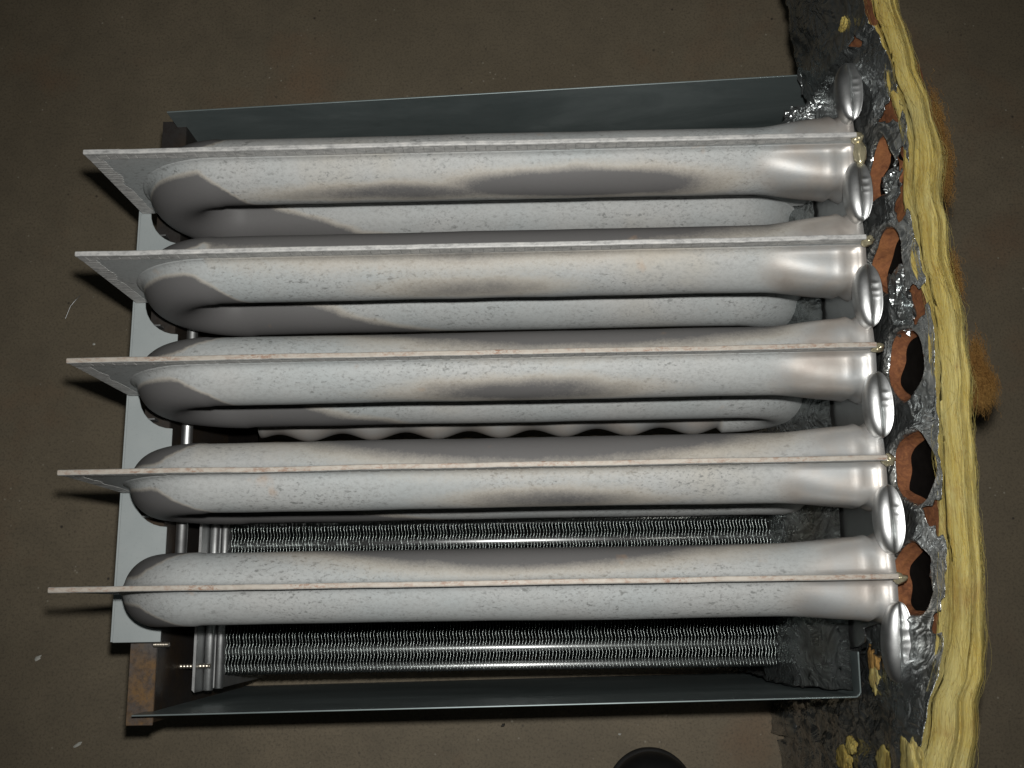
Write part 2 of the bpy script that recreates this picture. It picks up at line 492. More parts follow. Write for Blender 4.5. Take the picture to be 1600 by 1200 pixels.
    for i in range(ne - 1):
        for q in range(8):
            hem_F.append((nb0 + i * 8 + q, nb0 + i * 8 + (q + 1) % 8, nb0 + (i + 1) * 8 + (q + 1) % 8, nb0 + (i + 1) * 8 + q))
    hem_F.append(tuple(nb0 + q for q in range(8))); hem_F.append(tuple(nb0 + (ne - 1) * 8 + q for q in reversed(range(8))))
    hm = fixn(mesh('hem', hem_V, hem_F, 'hem_r' if k >= 2 else 'hem', o, False)); bevel(hm, .0005, 2, 50)
    hem_V, hem_F = [], []
    u = .0095
    while u < .104:
        wdt = rnd.uniform(.0030, .0044); wig = .0016 * exp(-((u - .036) / .006) ** 2) - .0020 * exp(-((u - .050) / .006) ** 2)
        dep = .0082 + wig
        tooth(u, u + wdt - .00006, dep + rnd.uniform(-.0003, .0003), dep + rnd.uniform(-.0003, .0003), True); u += wdt
    hm2 = fixn(mesh('hem', hem_V, hem_F, 'hem', o, False)); bevel(hm2, .00015, 1, 50)
    # blob of sealant where the flange meets the tube sheet
    def blob(cx, cy, cz, r, sx=1, sy=1, sz=1, seed=0):
        nu, nv = 12, 14
        def fn(i, j):
            a, b_ = pi * i / (nu - 1), 2 * pi * j / nv
            d = Vector((sin(a) * cos(b_), sin(a) * sin(b_), cos(a)))
            q = r * (1 + .45 * noise.noise(d * 1.7 + Vector((seed, k * 3.1, 0))))
            return (cx + d.x * q * sx, cy + d.y * q * sy, cz + d.z * q * sz)
        return grid(nu, nv, fn, True)
    bv, bf = blob(SHEET + .001, y0 - .001, TOP - .004, .0034, 1.2, (1.2, 1.0, .9, 1.1, 1.0)[k], 1.3, k)
    if k == 0:
        v2, f2 = blob(SHEET + .002, y0 - .011, TOP - .004, .0046, .95, 2.0, .8, 9)
        bf = bf + [tuple(q + len(bv) for q in f_) for f_ in f2]; bv = bv + v2
    mesh('sealant_bead', bv, bf, 'bead', o)
    return o
for k in range(5):
    c_ = make_cell(k)
    if k == 0: c_['label'] = 'cell farthest from the fin coil, with a large dark heat stain'
    if k == 4: c_['label'] = 'nearest cell, seen straight down on its rust-speckled flange edge'

# ---- tube sheet with embossed bulges between the cells
def sheet_poly():
    pts = [(-.0455, .09)]
    pts += [(-.0465, .20), (-.0462, .262), (-.0445, .285), (-.041, .300), (-.0365, .303), (-.032, .300), (-.0265, .345)]
    for k in range(5):
        y = k * P
        pts += [(y - .013, .366), (y - .008, .362), (y - .0045, .354), (y + .0045, .354), (y + .008, .362), (y + .013, .366)]
    pts += [(4.5 * P - .02, .368), (4.5 * P + .02, .368), (4.5 * P + .026, .33), (4.5 * P + .026, .09)]
    return pts
sheet = under(prism(sheet_poly(), (SHEET, SHEET + .0012), 'x', 'tube_sheet', 'sheet', None)); bevel(sheet, .0004, 2)
def bulge(yc, L, seed, drop=0.0):
    rnd = random.Random(seed)
    nu = 33
    prof = [(.0000, -.028), (-.0025, -.026), (-.0060, -.021), (-.0088, -.015), (-.0098, -.010), (-.0098, -.006), (-.0084, -.0030), (-.0056, -.0009),
            (-.0022, .0000), (-.0010, -.0004), (-.0004, -.0016), (.0016, -.0018), (.0044, -.0012), (.0062, .0000), (.0068, .0), (.0068, -.0012), (.0050, -.004), (.0040, -.02)]
    def fn(i, j):
        t = -1 + 2 * i / (nu - 1)
        c = max(.0, 1 - abs(t) ** 2.4) ** .62
        px, pz = prof[j]
        c2 = .10 + .90 * c
        pim = 0
        if 10 <= j <= 12:
            for tc, am in ((.05, .0006), (.30, .0007), (-.12, .0004)):
                pim += am * exp(-((t - tc) / .05) ** 2) * (1 if j == 11 else .3)
        return (SHEET + px * c2, yc + L * t, .3795 - drop * (1 - t) * .5 + pz * (.35 + .65 * c) - .006 * (1 - c) + pim)
    V, F = grid(nu, len(prof), fn)
    # end caps
    V2 = list(V); np_ = len(prof)
    F = F + [tuple(range(np_)), tuple(range((nu - 1) * np_, nu * np_))[::-1]]
    b = fixn(mesh('bulge', V2, F, 'bright', sheet))
    b.modifiers.new('sub', 'SUBSURF').levels = 1; b.modifiers['sub'].render_levels = 2
    b.matrix_parent_inverse = Matrix.Identity(4)
    return b
for i in range(6):
    bulge((i - .5) * P - (.001 if i else .003), .0215 if i else .0245, 40 + i, .0 if i else .010)

# ---- notched grey plate that the bends drop into
def plate_poly():
    x0, x1 = -.003, .0312; R_ = .0262
    pts = [(x0, -.0345), (x1, -.0345)]
    for k in range(5):
        y = k * P + .0005
        for i in range(17):
            a = -pi / 2 - pi * i / 16 + 2 * pi
            pts.append((x1 + R_ * cos(a) * 1.0, y + R_ * sin(a)))
    pts += [(x1, .322), (x0, .322)]
    return pts
pl = under(prism(plate_poly(), (.2710, .2722), 'z', 'notched_plate', 'paint', None)); bevel(pl, .0003, 1)
pl['label'] = 'pale grey-blue scalloped plate across the left ends'
lip = prism([(-.0045, -.034), (-.003, -.034), (-.003, .322), (-.0045, .322)], (.250, .2716), 'z', 'down_turned_lip', 'paint', pl)
# slips of crimped metal showing in the notches
for k in range(1, 5):
    y = k * P
    prism([(.0085, -.0010), (.0105, .0002), (.017, .0002), (.017, -.001)], (.262, .2705), 'z', 'tab', 'bright', pl).location = (0, y - .0175, 0)

# ---- rusty collector box under it
box = under(prism([(.0035, -.0925), (.0228, -.0925), (.0228, -.026), (.0035, -.026)], (.2535, .2550), 'z', 'collector_box', 'rust', None))
box['label'] = 'rust-streaked collector box at the left end'
bevel(box, .0004, 1)
prism([(.0035, -.0258), (.0228, -.0258), (.0228, .374), (.0035, .374)], (.2535, .2550), 'z', 'top_flange', 'dark_rust', box)  # darker length of the same flange, visible through the plate's notches
prism([(.0214, -.0905), (.0229, -.0905), (.0229, .373), (.0214, .373)], (.02, .2534), 'z', 'back_wall', 'dark_rust', box)
prism([(.0229, .3705), (.0229, .372), (.050, .372), (.050, .3705)], (.02, .25), 'z', 'end_wall', 'dark_rust', box)
prism([(.0229, -.060), (.050, -.060), (.050, .36), (.0229, .36)], (.10, .104), 'z', 'bottom', 'void_black', box)  # near-black colour stands in for the shade inside the box
def cyl_x(x0, x1, y, z, r, name, mat, parent, seg=16, thread=False):
    n = 40 if thread else 2
    def fn(i, j):
        x = x0 + (x1 - x0) * i / (n - 1); rr = r * (1 - (.22 * (i % 4 < 2) if thread else 0)); a = 2 * pi * j / seg
        return (x, y + rr * cos(a), z + rr * sin(a))
    V, F = grid(n, seg, fn, True); F += [tuple(range(seg))[::-1], tuple(range((n - 1) * seg, n * seg))]
    return fixn(mesh(name, V, F, mat, parent))
cyl_x(.0229, .034, -.0365, .262, .0019, 'screw', 'screw', box, thread=True)
cyl_x(.0229, .047, -.0545, .205, .0019, 'screw', 'screw', box, thread=True)
# rolled metal edge seen in the gaps beside the plate
def bead_y(prof, y0_, y1_, name, mat, parent):
    o = prism(prof, (y0_, y1_), 'y', name, mat, parent, True)
    bevel(o, .0005, 1); return o
bead_y([(.0335 + .0042 * cos(2 * pi * i / 20), .246 + .0042 * sin(2 * pi * i / 20)) for i in range(20)], .02, .355, 'rolled_edge', 'satin', box)

# ---- fin coil
coil = under(prism([(.0365, -.0715), (.0385, -.0735), (.0385, .085), (.0365, .083)], (.06, .214), 'z', 'fin_coil', 'bright', None))
coil['label'] = 'condensing coil of thin wavy steel fins below the cells'
def end_bead(xc, zc, r, y0_, y1_):
    return bead_y([(xc + r * cos(2 * pi * i / 22), zc + r * sin(2 * pi * i / 22)) for i in range(22)], y0_, y1_, 'end_bead', 'satin', coil)
end_bead(.0425, .193, .0036, -.0735, .084)
end_bead(.0488, .187, .0034, -.0725, .084)
prism([(.0392, -.072), (.0505, -.072), (.0505, .084), (.0392, .084)], (.06, .186), 'z', 'end_plate', 'satin', coil)
def fin_mesh():
    ys = [-.0625 + .1445 * i / 64 for i in range(65)]
    V, F = [], []
    t = .00022
    for i, y in enumerate(ys):
        wv = .00055 * sin((y + .0625) / .0105 * 2 * pi)
        zt = .184 - (y + .061) ** 2 / .55 if y < .0 else .184 - (y - .05) ** 2 / .55 - .0035
        for dx, z in ((-t, .12), (-t, zt - .0003), (-t * .7, zt), (t * .7, zt), (t, zt - .0003), (t, .12)):
            V.append((wv + dx, y, z))
    n = 6
    for i in range(len(ys) - 1):
        for j in range(n - 1):
            F.append((i * n + j, i * n + j + 1, (i + 1) * n + j + 1, (i + 1) * n + j))
    F.append((0, 1, 2, 3, 4, 5)); F.append(tuple(range((len(ys) - 1) * n, len(ys) * n))[::-1])
    return V, F
fv, ff = fin_mesh()
fin0 = None
nf = 172
for i in range(nf):
    x = .0525 + (.497 - .0525) * i / (nf - 1)
    if fin0 is None:
        fin0 = fixn(mesh('fin', fv, ff, 'fin', coil)); f = fin0
    else:
        f = fin0.copy(); col.objects.link(f)
    rr = random.Random(i)
    f.location = (x + rr.uniform(-.00018, .00018), 0, rr.uniform(-.0003, .0003)); f.rotation_euler = (rr.uniform(-.002, .002), rr.uniform(-.001, .001), rr.uniform(-.003, .003))
for y in (-.0585, -.0450, -.015, .005, .020, .0385, .055, .070):
    cyl_x(.0505, .50, y, .1768, .0036, 'coil_tube', 'bright', coil)
# hidden front and rear casing of the coil
prism([(.0505, .083), (.505, .083), (.505, .0845), (.0505, .0845)], (.02, .17), 'z', 'rear_plate', 'dark', coil)
prism([(.0505, -.060), (.505, -.060), (.505, .083), (.0505, .083)], (.112, .116), 'z', 'bottom_tray', 'void_black', coil)  # near-black colour stands in for the shade down between the fins

# ---- side panels of galvanised sheet
def skew_panel(xa, ya, xb, yb, poly, name):
    """poly in (fraction along, z), leaning a little; 1 mm sheet"""
    V = []
    for off in (0, .0011):
        for u, z in poly:
            V.append((xa + (xb - xa) * u, ya + (yb - ya) * u + off, z))
    n = len(poly)
    F = [tuple(range(n)), tuple(range(2 * n - 1, n - 1, -1))] + [(i, i + n, (i + 1) % n + n, (i + 1) % n) for i in range(n)]
    return under(fixn(mesh(name, V, F, 'galv', None, False)))
p1 = skew_panel(.0168, -.0840, .5150, -.0785, [(0, .002), (1, .002), (1, .28), (.0, .28)], 'side_panel'); bevel(p1, .0003, 2)
p1['label'] = 'galvanised side panel beside the fin coil, seen nearly edge-on'
ret = prism([(.5150, -.0785), (.5172, -.0772), (.5185, -.0750), (.5192, -.0480), (.5180, -.0480), (.5174, -.0745), (.5164, -.0762), (.5146, -.0774)], (.05, .28), 'z', 'corner_return', 'galv', p1)
bevel(ret, .0002, 1)
p2 = skew_panel(.0153, .3690, .5300, .3885, [(0, .002), (1, .002), (1, .236), (.985, .262), (.969, .28), (.0, .28)], 'side_panel'); bevel(p2, .0003, 2)
p2['label'] = 'dark galvanised side panel on the far side'

# ------------------------------------------------------------------ foil and fibreglass
def crinkle(p, amp, sc, seed=0):
    q = Vector(p) * sc + Vector((seed * 7.3, seed * 1.7, seed * 3.9))
    a = 1 - abs(noise.noise(q)) * 2; b_ = 1 - abs(noise.noise(q * 2.3 + Vector((5, 2, 1)))) * 2; c = noise.noise(q * 5.1)
    return amp * (a * .55 + b_ * .30 + c * .25)

blank_off = Vector((.55, .14, 0))
blanket = empty('insulation_blanket', tuple(blank_off))
tag(blanket, 'foil-faced yellow fibreglass insulation blanket standing along the right ends of the tubes', 'insulation')
def under_b(o):
    o.parent = blanket; o.matrix_parent_inverse = Matrix.Translation(-blank_off); return o

EDGE_IN = [(-.24, .468), (-.17, .486), (-.104, .508), (-.0705, .5175), (-.0536, .5246), (-.0365, .5299), (-.0014, .5345), (.0346, .5372), (.0716, .5386), (.1097, .5403),
           (.1408, .5424), (.1687, .5415), (.1891, .5389), (.2221, .5365), (.2516, .5392), (.2861, .5385), (.3171, .5350), (.3397, .5285), (.3626, .5241), (.42, .512), (.50, .498)]
EDGE_W = [(-0.24, 0.0266), (-0.104, 0.0251), (-0.0705, 0.0227), (-0.0365, 0.0177), (0.0, 0.0161), (0.07, 0.0149), (0.11, 0.0157), (0.1408, 0.0137), (0.17, 0.0119), (0.19, 0.0141), (0.2221, 0.0143), (0.2516, 0.0161), (0.2861, 0.0122), (0.3171, 0.01), (0.34, 0.0122), (0.3626, 0.0135), (0.5, 0.0133)]
ZB = .42
def foil_x(y, z):
    """face of the foil: almost upright, leaning out a little towards its top edge"""
    e = lerp_table(EDGE_IN, y) - .0022
    t = (ZB - z)
    x = e - .15 * min(t, .07) - .02 * max(0, t - .07)
    if y > .35: return x - .004
    if y > -.05: return max(x, SHEET + .0035 if z < .40 else .45)
    clear = max(x, .5230)                                    # passes behind the corner of the near panel
    return x + (clear - x) * ss(.41, .30, z)

# holes opposite the cells: centre y, centre z, half y, half z, seed
HOLES = []
for (px, py, hw, hh) in ((1377, 268, .0190, .020), (1388, 411, .0200, .022), (1415, 570, .0215, .024), (1428, 731, .0220, .025), (1426, 905, .0225, .025)):
    z = .385
    for _ in range(12):
        q = at(px, py, z); fx = foil_x(q.y, z); z += (q.x - fx) * 1.6; z = max(.33, min(.412, z))
    HOLES.append((q.y, z, hw, hh))
print('holes', HOLES)
TEARS = []
for (px, py, hy, hz, mat_) in ((1396, 170, .0085, .012, 'tan'), (1418, 300, .016, .012, 'brown'), (1437, 470, .011, .010, 'brown'), (1469, 806, .0105, .012, 'brown'), (1480, 968, .010, .012, 'tan'),
                         (1366, 1045, .018, .006, 'tan'), (1338, 72, .003, .006, 'tan'), (1412, 250, .007, .006, 'brown')):
    z = .38
    for _ in range(25):
        q = at(px, py, z); fx = foil_x(q.y, z); z += (q.x - fx) * 1.2; z = max(.05, min(.418, z))
    TEARS.append((q.y, z, hy, hz))
print('tears', TEARS)
def in_hole(y, z, grow=1.0):
    for i, (cy, cz, hy, hz) in enumerate(HOLES):
        a = atan2((z - cz) / hz, (y - cy) / hy)
        wob = 1 + .05 * sin(2 * a + i) + .035 * sin(5 * a + 2 * i) + (.16 * sin(3 * a + 1.1) if i == 0 else .10 * sin(3 * a) if i == 1 else 0)
        q = sqrt(((y - cy) / hy) ** 2 + ((z - cz) / hz) ** 2) / (wob * grow)
        if q < 1.6: return q, i
    return 9, 0
def in_tear(y, z):
    m = (9, 0)
    for i, (cy, cz, hy, hz) in enumerate(TEARS):
        a = atan2((z - cz) / hz, (y - cy) / hy)
        wob = 1 + .22 * sin(3 * a + i * 1.9) + .14 * sin(7 * a + i)
        m = min(m, (sqrt(((y - cy) / hy) ** 2 + ((z - cz) / hz) ** 2) / wob, i))
    return m

def zbottom(y):
    if y < -.05: return .004
    if y > .34: return .296 + .03 * ss(.34, .50, y) + .012 * noise.noise(Vector((y * 30, 1, 2)))
    return .13
def foil_sheet(off, step, ymin, ymax, cut_tears, seed, amp, zmin=0):
    ny = int((ymax - ymin) / step) + 1
    nz = 170
    V = []; cut = []
    top_cut = lambda y: ZB - .007 + .004 * noise.noise(Vector((y * 45, seed, 0))) + .002 * noise.noise(Vector((y * 160, seed, 4)))
    def snap(y, z, q, spots, i):
        cy, cz = spots[i][0], spots[i][1]
        return cy + (y - cy) / q, cz + (z - cz) / q
    YZ = []
    for i in range(ny):
        y = ymin + (ymax - ymin) * i / (ny - 1)
        zt, zb = top_cut(y), max(zmin, zbottom(y))
        for j in range(nz):
            z = zt + (zb - zt) * (j / (nz - 1)) ** 1.5
            YZ.append((y, z, in_hole(y, z), in_tear(y, z) if cut_tears else (9, 0)))
    F = []; used = set()
    for i in range(ny - 1):
        for j in range(nz - 1):
            q = (i * nz + j, (i + 1) * nz + j, (i + 1) * nz + j + 1, i * nz + j + 1)
            if all(YZ[a][2][0] < 1 for a in q) or all(YZ[a][3][0] < 1 for a in q): continue
            F.append(q); used.update(q)
    for n_, (y, z, (h, hi), (tq, ti)) in enumerate(YZ):
        if n_ in used:                                        # pull the cut edge onto the outline of the hole
            if 0.05 < h < 1: y, z = snap(y, z, h, HOLES, hi); h = 1
            elif 0.05 < tq < 1: y, z = snap(y, z, tq, TEARS, ti); tq = 1
        x = foil_x(y, z) + off
        low = (ss(.36, .24, z) * (1.6 if y < -.04 or y > .34 else .4)) if cut_tears else 0
        c = crinkle((x * .4, y, z), amp * (1 + low), 42, seed) + crinkle((x * .3, y, z), amp * .28 * (1 + low), 95, seed + 3)
        if h < 1.6:
            c = c * (.25 + .4 * ss(1.1, 1.6, h)) - .0026 * exp(-((h - 1.13) / .10) ** 2) - .0012 * exp(-((h - 1.42) / .08) ** 2) + .0014 * ss(1.1, .98, h)
        if tq < 1.5: c -= .0022 * exp(-((tq - 1.05) / .15) ** 2)
        top = ss(ZB - .004, ZB - .03, z)
        V.append((x + c * .9 * (.25 + .75 * top), y, z + c * .3))
    return V, F
fv_, ff_ = foil_sheet(0, .0021, -.215, .50, True, 1, .0022)
foil = under_b(mesh('foil_facing', fv_, ff_, 'foil', None))
foil['label'] = 'crinkled silver foil facing with round tube holes and small tears'
sol = foil.modifiers.new('thick', 'SOLIDIFY'); sol.thickness = .0003; sol.offset = 1
# scorched fibre right behind the foil
bv_, bf_ = foil_sheet(.0052, .0030, -.215, .485, False, 5, .0012, .20)
core = under_b(mesh('fibre_core', bv_, bf_, 'brown', None))
core['label'] = 'brown scorched fibreglass showing through holes and tears'
# walls of the holes
for i, (cy, cz, hy, hz) in enumerate(HOLES):
    nu, nv = 9, 48
    def fn(a_, j, i=i, cy=cy, cz=cz, hy=hy, hz=hz):
        a = 2 * pi * j / nv
        wob = 1 + .05 * sin(2 * a + i) + .035 * sin(5 * a + 2 * i) + (.16 * sin(3 * a + 1.1) if i == 0 else .10 * sin(3 * a) if i == 1 else 0)
        dpt = a_ / (nu - 1)
        s = wob * (1.02 - .10 * dpt + .05 * noise.noise(Vector((cos(a) * 2, sin(a) * 2, dpt * 3 + i))))
        y = cy + hy * cos(a) * s; z = cz + hz * sin(a) * s
        x = foil_x(cy + hy * cos(a) * wob, cz + hz * sin(a) * wob) + .0012 + (.0086 + .0028 * cos(a + .5 * sin(i * 2)) + .0010 * sin(5 * a + i)) * dpt
        n_ = .0012 * noise.noise(Vector((y * 260, z * 260, x * 200)))
        return (x, y + n_, z + n_)
    V, F = grid(nu, nv, fn, True)
    hw_ = under_b(mesh('hole_wall', V, F, 'brown', None)); hw_.modifiers.new('s', 'SUBSURF').render_levels = 1
for i, (cy, cz, hy, hz) in enumerate(HOLES):
    def fn(a_, j, cy=cy, cz=cz, hy=hy, hz=hz):
        a = 2 * pi * j / 40; s = (1.12, 1.12, 1.12, .02)[a_]
        return (foil_x(cy, cz) + (.0050, .0090, .0128, .0130)[a_], cy + hy * s * cos(a), cz + hz * s * sin(a) - .004)
    V, F = grid(4, 40, fn, True)
    under_b(mesh('burner_opening', V, F, 'void_black', None))  # black liner: the dark depth behind the hole is put into its colour
# dark scorched back of the blanket, seen through the holes
def back_fn(i, j):
    y = -.215 + .700 * i / 120; z = .31 + (ZB - .012 - .31) * j / 40
    return (max(lerp_table(EDGE_IN, y) + lerp_table(EDGE_W, y) - .001 - .15 * min(ZB - z, .07), foil_x(y, z) + .021) + .001 * noise.noise(Vector((y * 90, z * 90, 3))), y, z)
V, F = grid(121, 41, back_fn)
under_b(mesh('fibre_back', V, F, 'brown', None))

# the yellow edge of the blanket: a thick layered band of fibre
def band_fn(i, j, ny=420, nv=72):
    y = -.23 + .73 * i / (ny - 1); a = j / (nv - 1)           # a runs over the top from the foil side to the far side
    x0 = lerp_table(EDGE_IN, y) - .0005 + .0022 * noise.noise(Vector((y * 40, 7, 0))); w = lerp_table(EDGE_W, y) * (1 + .07 * noise.noise(Vector((y * 35, 3, 1))))
    ang = pi * (1 - a)
    n_ = 3.2
    cx, sz = cos(ang), sin(ang)
    k = (abs(cx) ** n_ + abs(sz) ** n_) ** (-1 / n_)
    u = cx * k; h = sz * k
    x = x0 + w * (.5 + .5 * u)
    z = ZB - .012 + .016 * h
    # layers: grooves that run along the band and wander
    wander = .35 * noise.noise(Vector((y * 9, 0, 5))) + .10 * noise.noise(Vector((y * 34, 0, 2)))
    g = (a + wander * .22) * 3.6
    gr = abs(sin(g * pi + .6 * noise.noise(Vector((y * 14, 2, 2)))))
    dz = -.0075 * (1 - gr) ** 2.0 - .0018 * abs(noise.noise(Vector((y * 22, a * 26, 1)))) + .0009 * noise.noise(Vector((y * 18, a * 40, 6))) + .0005 * noise.noise(Vector((y * 26, a * 110, 2)))
    z += dz * (.3 + .7 * h) + .0045 * noise.noise(Vector((y * 18, 1, 8)))
    x += -dz * .5 * u + .0012 * noise.noise(Vector((y * 30, a * 12, 4)))
    return (x, y, z)
V, F = grid(420, 72, band_fn)
band = under_b(fixn(mesh('fibre_edge', V, F, 'yellow', None)))
band['label'] = 'thick ragged yellow fibreglass edge'
# loose strands on it: fine hairs nobody could count
def strands(n, seed, fn, name, mat_, rad=.00016, steps=9):
    rnd = random.Random(seed); V, F = [], []
    for _ in range(n):
        pts = fn(rnd, steps)
        b0 = len(V); r = rad * rnd.uniform(.6, 1.3)
        for p in pts:
            for q in range(3):
                a = 2 * pi * q / 3; V.append((p[0] + r * cos(a), p[1] + r * .3 * sin(a), p[2] + r * sin(a)))
        for s in range(len(pts) - 1):
            for q in range(3):
                F.append((b0 + s * 3 + q, b0 + s * 3 + (q + 1) % 3, b0 + (s + 1) * 3 + (q + 1) % 3, b0 + (s + 1) * 3 + q))
    o = under_b(mesh(name, V, F, mat_, None)); o['kind'] = 'stuff'; return o
def st_band(rnd, steps):
    y = rnd.uniform(-.22, .47); a = rnd.uniform(.02, .98) if rnd.random() < .65 else rnd.choice((rnd.uniform(0, .1), rnd.uniform(.9, 1)))
    L = rnd.uniform(.015, .06); sd = rnd.uniform(0, 99); lift = rnd.uniform(.0, .0012) if rnd.random() < .8 else rnd.uniform(.001, .004)
    out = []
    for s in range(steps):
        t = s / (steps - 1); yy = y + L * t
        i = (yy + .23) / .73 * 419
        aa = min(1, max(0, a + .06 * noise.noise(Vector((sd, t * 2, 0)))))
        p = band_fn(max(0, min(419, i)), aa * 71)
        e = .002 * noise.noise(Vector((sd, t * 3, 5)))
        sgn = -1 if aa < .2 else 1 if aa > .8 else 0
        out.append((p[0] + e + sgn * lift * sin(pi * t), p[1] + e, p[2] + .0004 + lift * sin(pi * t) * 1.0))
    return out
strands(1500, 3, st_band, 'loose_strands', 'yellow', .000085)
def st_side(rnd, steps):
    y = rnd.gauss(rnd.choice((.108, .112, .25, .235)), .016); sd = rnd.uniform(0, 99)
    x0 = lerp_table(EDGE_IN, y) + lerp_table(EDGE_W, y) - .002; z = ZB - rnd.uniform(.012, .05)
    d = Vector((rnd.uniform(.4, 1), rnd.uniform(-1, 1), rnd.uniform(-.3, .8))).normalized() * rnd.uniform(.002, .007)
    out = []
    for s in range(steps):
        t = s / (steps - 1)
        out.append((x0 + d.x * t + .002 * noise.noise(Vector((sd, t * 3, 1))), y + d.y * t + .003 * noise.noise(Vector((sd, t * 3, 2))), z + d.z * t + .002 * noise.noise(Vector((sd, t * 3, 3)))))
    return out
strands(700, 8, st_side, 'loose_strands', 'tan', .00008)
# tufts of scorched fluff sticking out on the far side of the band
def tuft(cx, cy, cz, rx, ry, rz, seed, name='tuft', mat_='tan'):
    nu, nv = 40, 48
    def fn(i, j):
        a, b_ = pi * i / (nu - 1), 2 * pi * j / nv
        d = Vector((sin(a) * cos(b_), sin(a) * sin(b_), cos(a)))
        q = 1 + .50 * noise.noise(d * 1.6 + Vector((seed, 0, 0))) + .16 * noise.noise(d * 5 + Vector((seed, 4, 0))) + .03 * noise.noise(d * 22 + Vector((seed, 4, 9)))
        return (cx + d.x * rx * q, cy + d.y * ry * q, cz + d.z * rz * q)
    V, F = grid(nu, nv, fn, True)
    return under_b(fixn(mesh(name, V, F, mat_, None)))
def fluff(px, py, z, rx, ry, rz, n, seed):
    q = at(px, py, z)
    def st(rnd, steps):
        d = Vector((rnd.gauss(0, .45), rnd.gauss(0, .45), rnd.gauss(0, .45)))
        c = Vector((q.x + d.x * rx, q.y + d.y * ry, z + d.z * rz)); sd = rnd.uniform(0, 99)
        t1 = Vector((rnd.uniform(-.4, .4), rnd.choice((-1, 1)), rnd.uniform(-.5, .5))).normalized() * rnd.uniform(.004, .012)
        return [tuple(c + t1 * (s_ / (steps - 1) - .5) + .004 * noise.noise_vector(Vector((sd, s_ * .35, 2)))) for s_ in range(steps)]
    return strands(n, seed, st, 'loose_strands', 'tan', .000085, 7)
fluff(1532, 603, .372, .008, .012, .009, 2600, 31)
fluff(1474, 255, .385, .0045, .024, .009, 1300, 32)
fluff(1462, 190, .39, .004, .020, .008, 700, 33)
fluff(1493, 440, .385, .003, .018, .008, 500, 34)
fluff(1527, 560, .375, .004, .014, .008, 500, 35)

# foil-covered foot of the blanket folded on the floor
def slab(x0, x1, y0_, y1_, z1, seed, name, rot=0, amp=.004, zlow=.0):
    nu, nv = 60, 60
    cx, cy = (x0 + x1) / 2, (y0_ + y1_) / 2
    def fn(i, j):
        u, v = -1 + 2 * i / (nu - 1), -1 + 2 * j / (nv - 1)
        h = (max(0, 1 - abs(u) ** 7) * max(0, 1 - abs(v) ** 7)) ** .5
        x = (x1 - x0) / 2 * u; y = (y1_ - y0_) / 2 * v
        xr = cx + x * cos(rot) - y * sin(rot); yr = cy + x * sin(rot) + y * cos(rot)
        c = crinkle((xr, yr, seed), amp, 36, seed) + crinkle((xr, yr, seed), amp * .5, 90, seed + 1)
        return (xr + c * .6, yr + c * .6, max(zlow + .001, zlow + .001 + h * (z1 - zlow + c)))
    V, F = grid(nu, nv, fn)
    return under_b(mesh(name, V, F, 'foil', None))
slab(.523, .61, -.205, -.136, .034, 11, 'folded_flap', .10)
slab(.516, .60, -.142, -.100, .060, 12, 'folded_flap', -.15, .006)
def on_foil(px, py):
    z = .35
    for _ in range(40):
        q = at(px, py, z); z += (q.x - foil_x(q.y, z)) * .9; z = max(.02, min(.415, z))
    return q.x, q.y, z
for px, py, ry, rz, sd, mt in ((1366, 1030, .010, .010, 15, 'tan'), (1368, 1062, .011, .009, 16, 'yellow'), (1318, 1188, .009, .018, 17, 'yellow'), (1330, 1165, .006, .009, 18, 'yellow'),
                               (1385, 1200, .012, .016, 19, 'yellow'), (1425, 1196, .014, .014, 22, 'yellow'), (1318, 38, .004, .006, 21, 'yellow')):
    x_, y_, z_ = on_foil(px, py); tuft(x_ + .0002, y_, z_, .0026, ry, rz, sd, 'torn_fibre', mt)

# crumpled foil tucked in under the cells, at the right end of the coil
inner = empty('foil_wrap', (.50, .14, 0)); tag(inner, 'crumpled dark foil wrap tucked under the right ends of the cells beside the fin coil', 'foil wrap')
def ramp_fn(i, j):
    y = -.076 + .44 * i / 219; t = j / 39
    x = .480 + .035 * t + .004 * noise.noise(Vector((y * 40, 2, 0))) * (1 - t)
    z = .150 + .045 * ss(0, .25, t) + .075 * t
    c = crinkle((x, y, z), .0052, 44, 31) + crinkle((x, y, z), .003, 110, 33)
    return (min(x + c * .5, SHEET - .002), y + c * .4, z + c)
V, F = grid(220, 40, ramp_fn)
o = mesh('crumpled_foil', V, F, 'foil', inner); o.matrix_parent_inverse = Matrix.Translation((-.50, -.14, 0))
def front_fn(i, j):
    t = i / 39; v = j / 39
    x = .482 + .032 * t; zt = .150 + .045 * ss(0, .25, t) + .075 * t
    z = zt + (.004 - zt) * v
    c = crinkle((x, 3, z), .004, 50, 35)
    return (x, -.076 + c + .008 * v * (1 - v), z)
V, F = grid(40, 40, front_fn)
o = mesh('foil_end', V, F, 'foil', inner); o.matrix_parent_inverse = Matrix.Translation((-.50, -.14, 0))

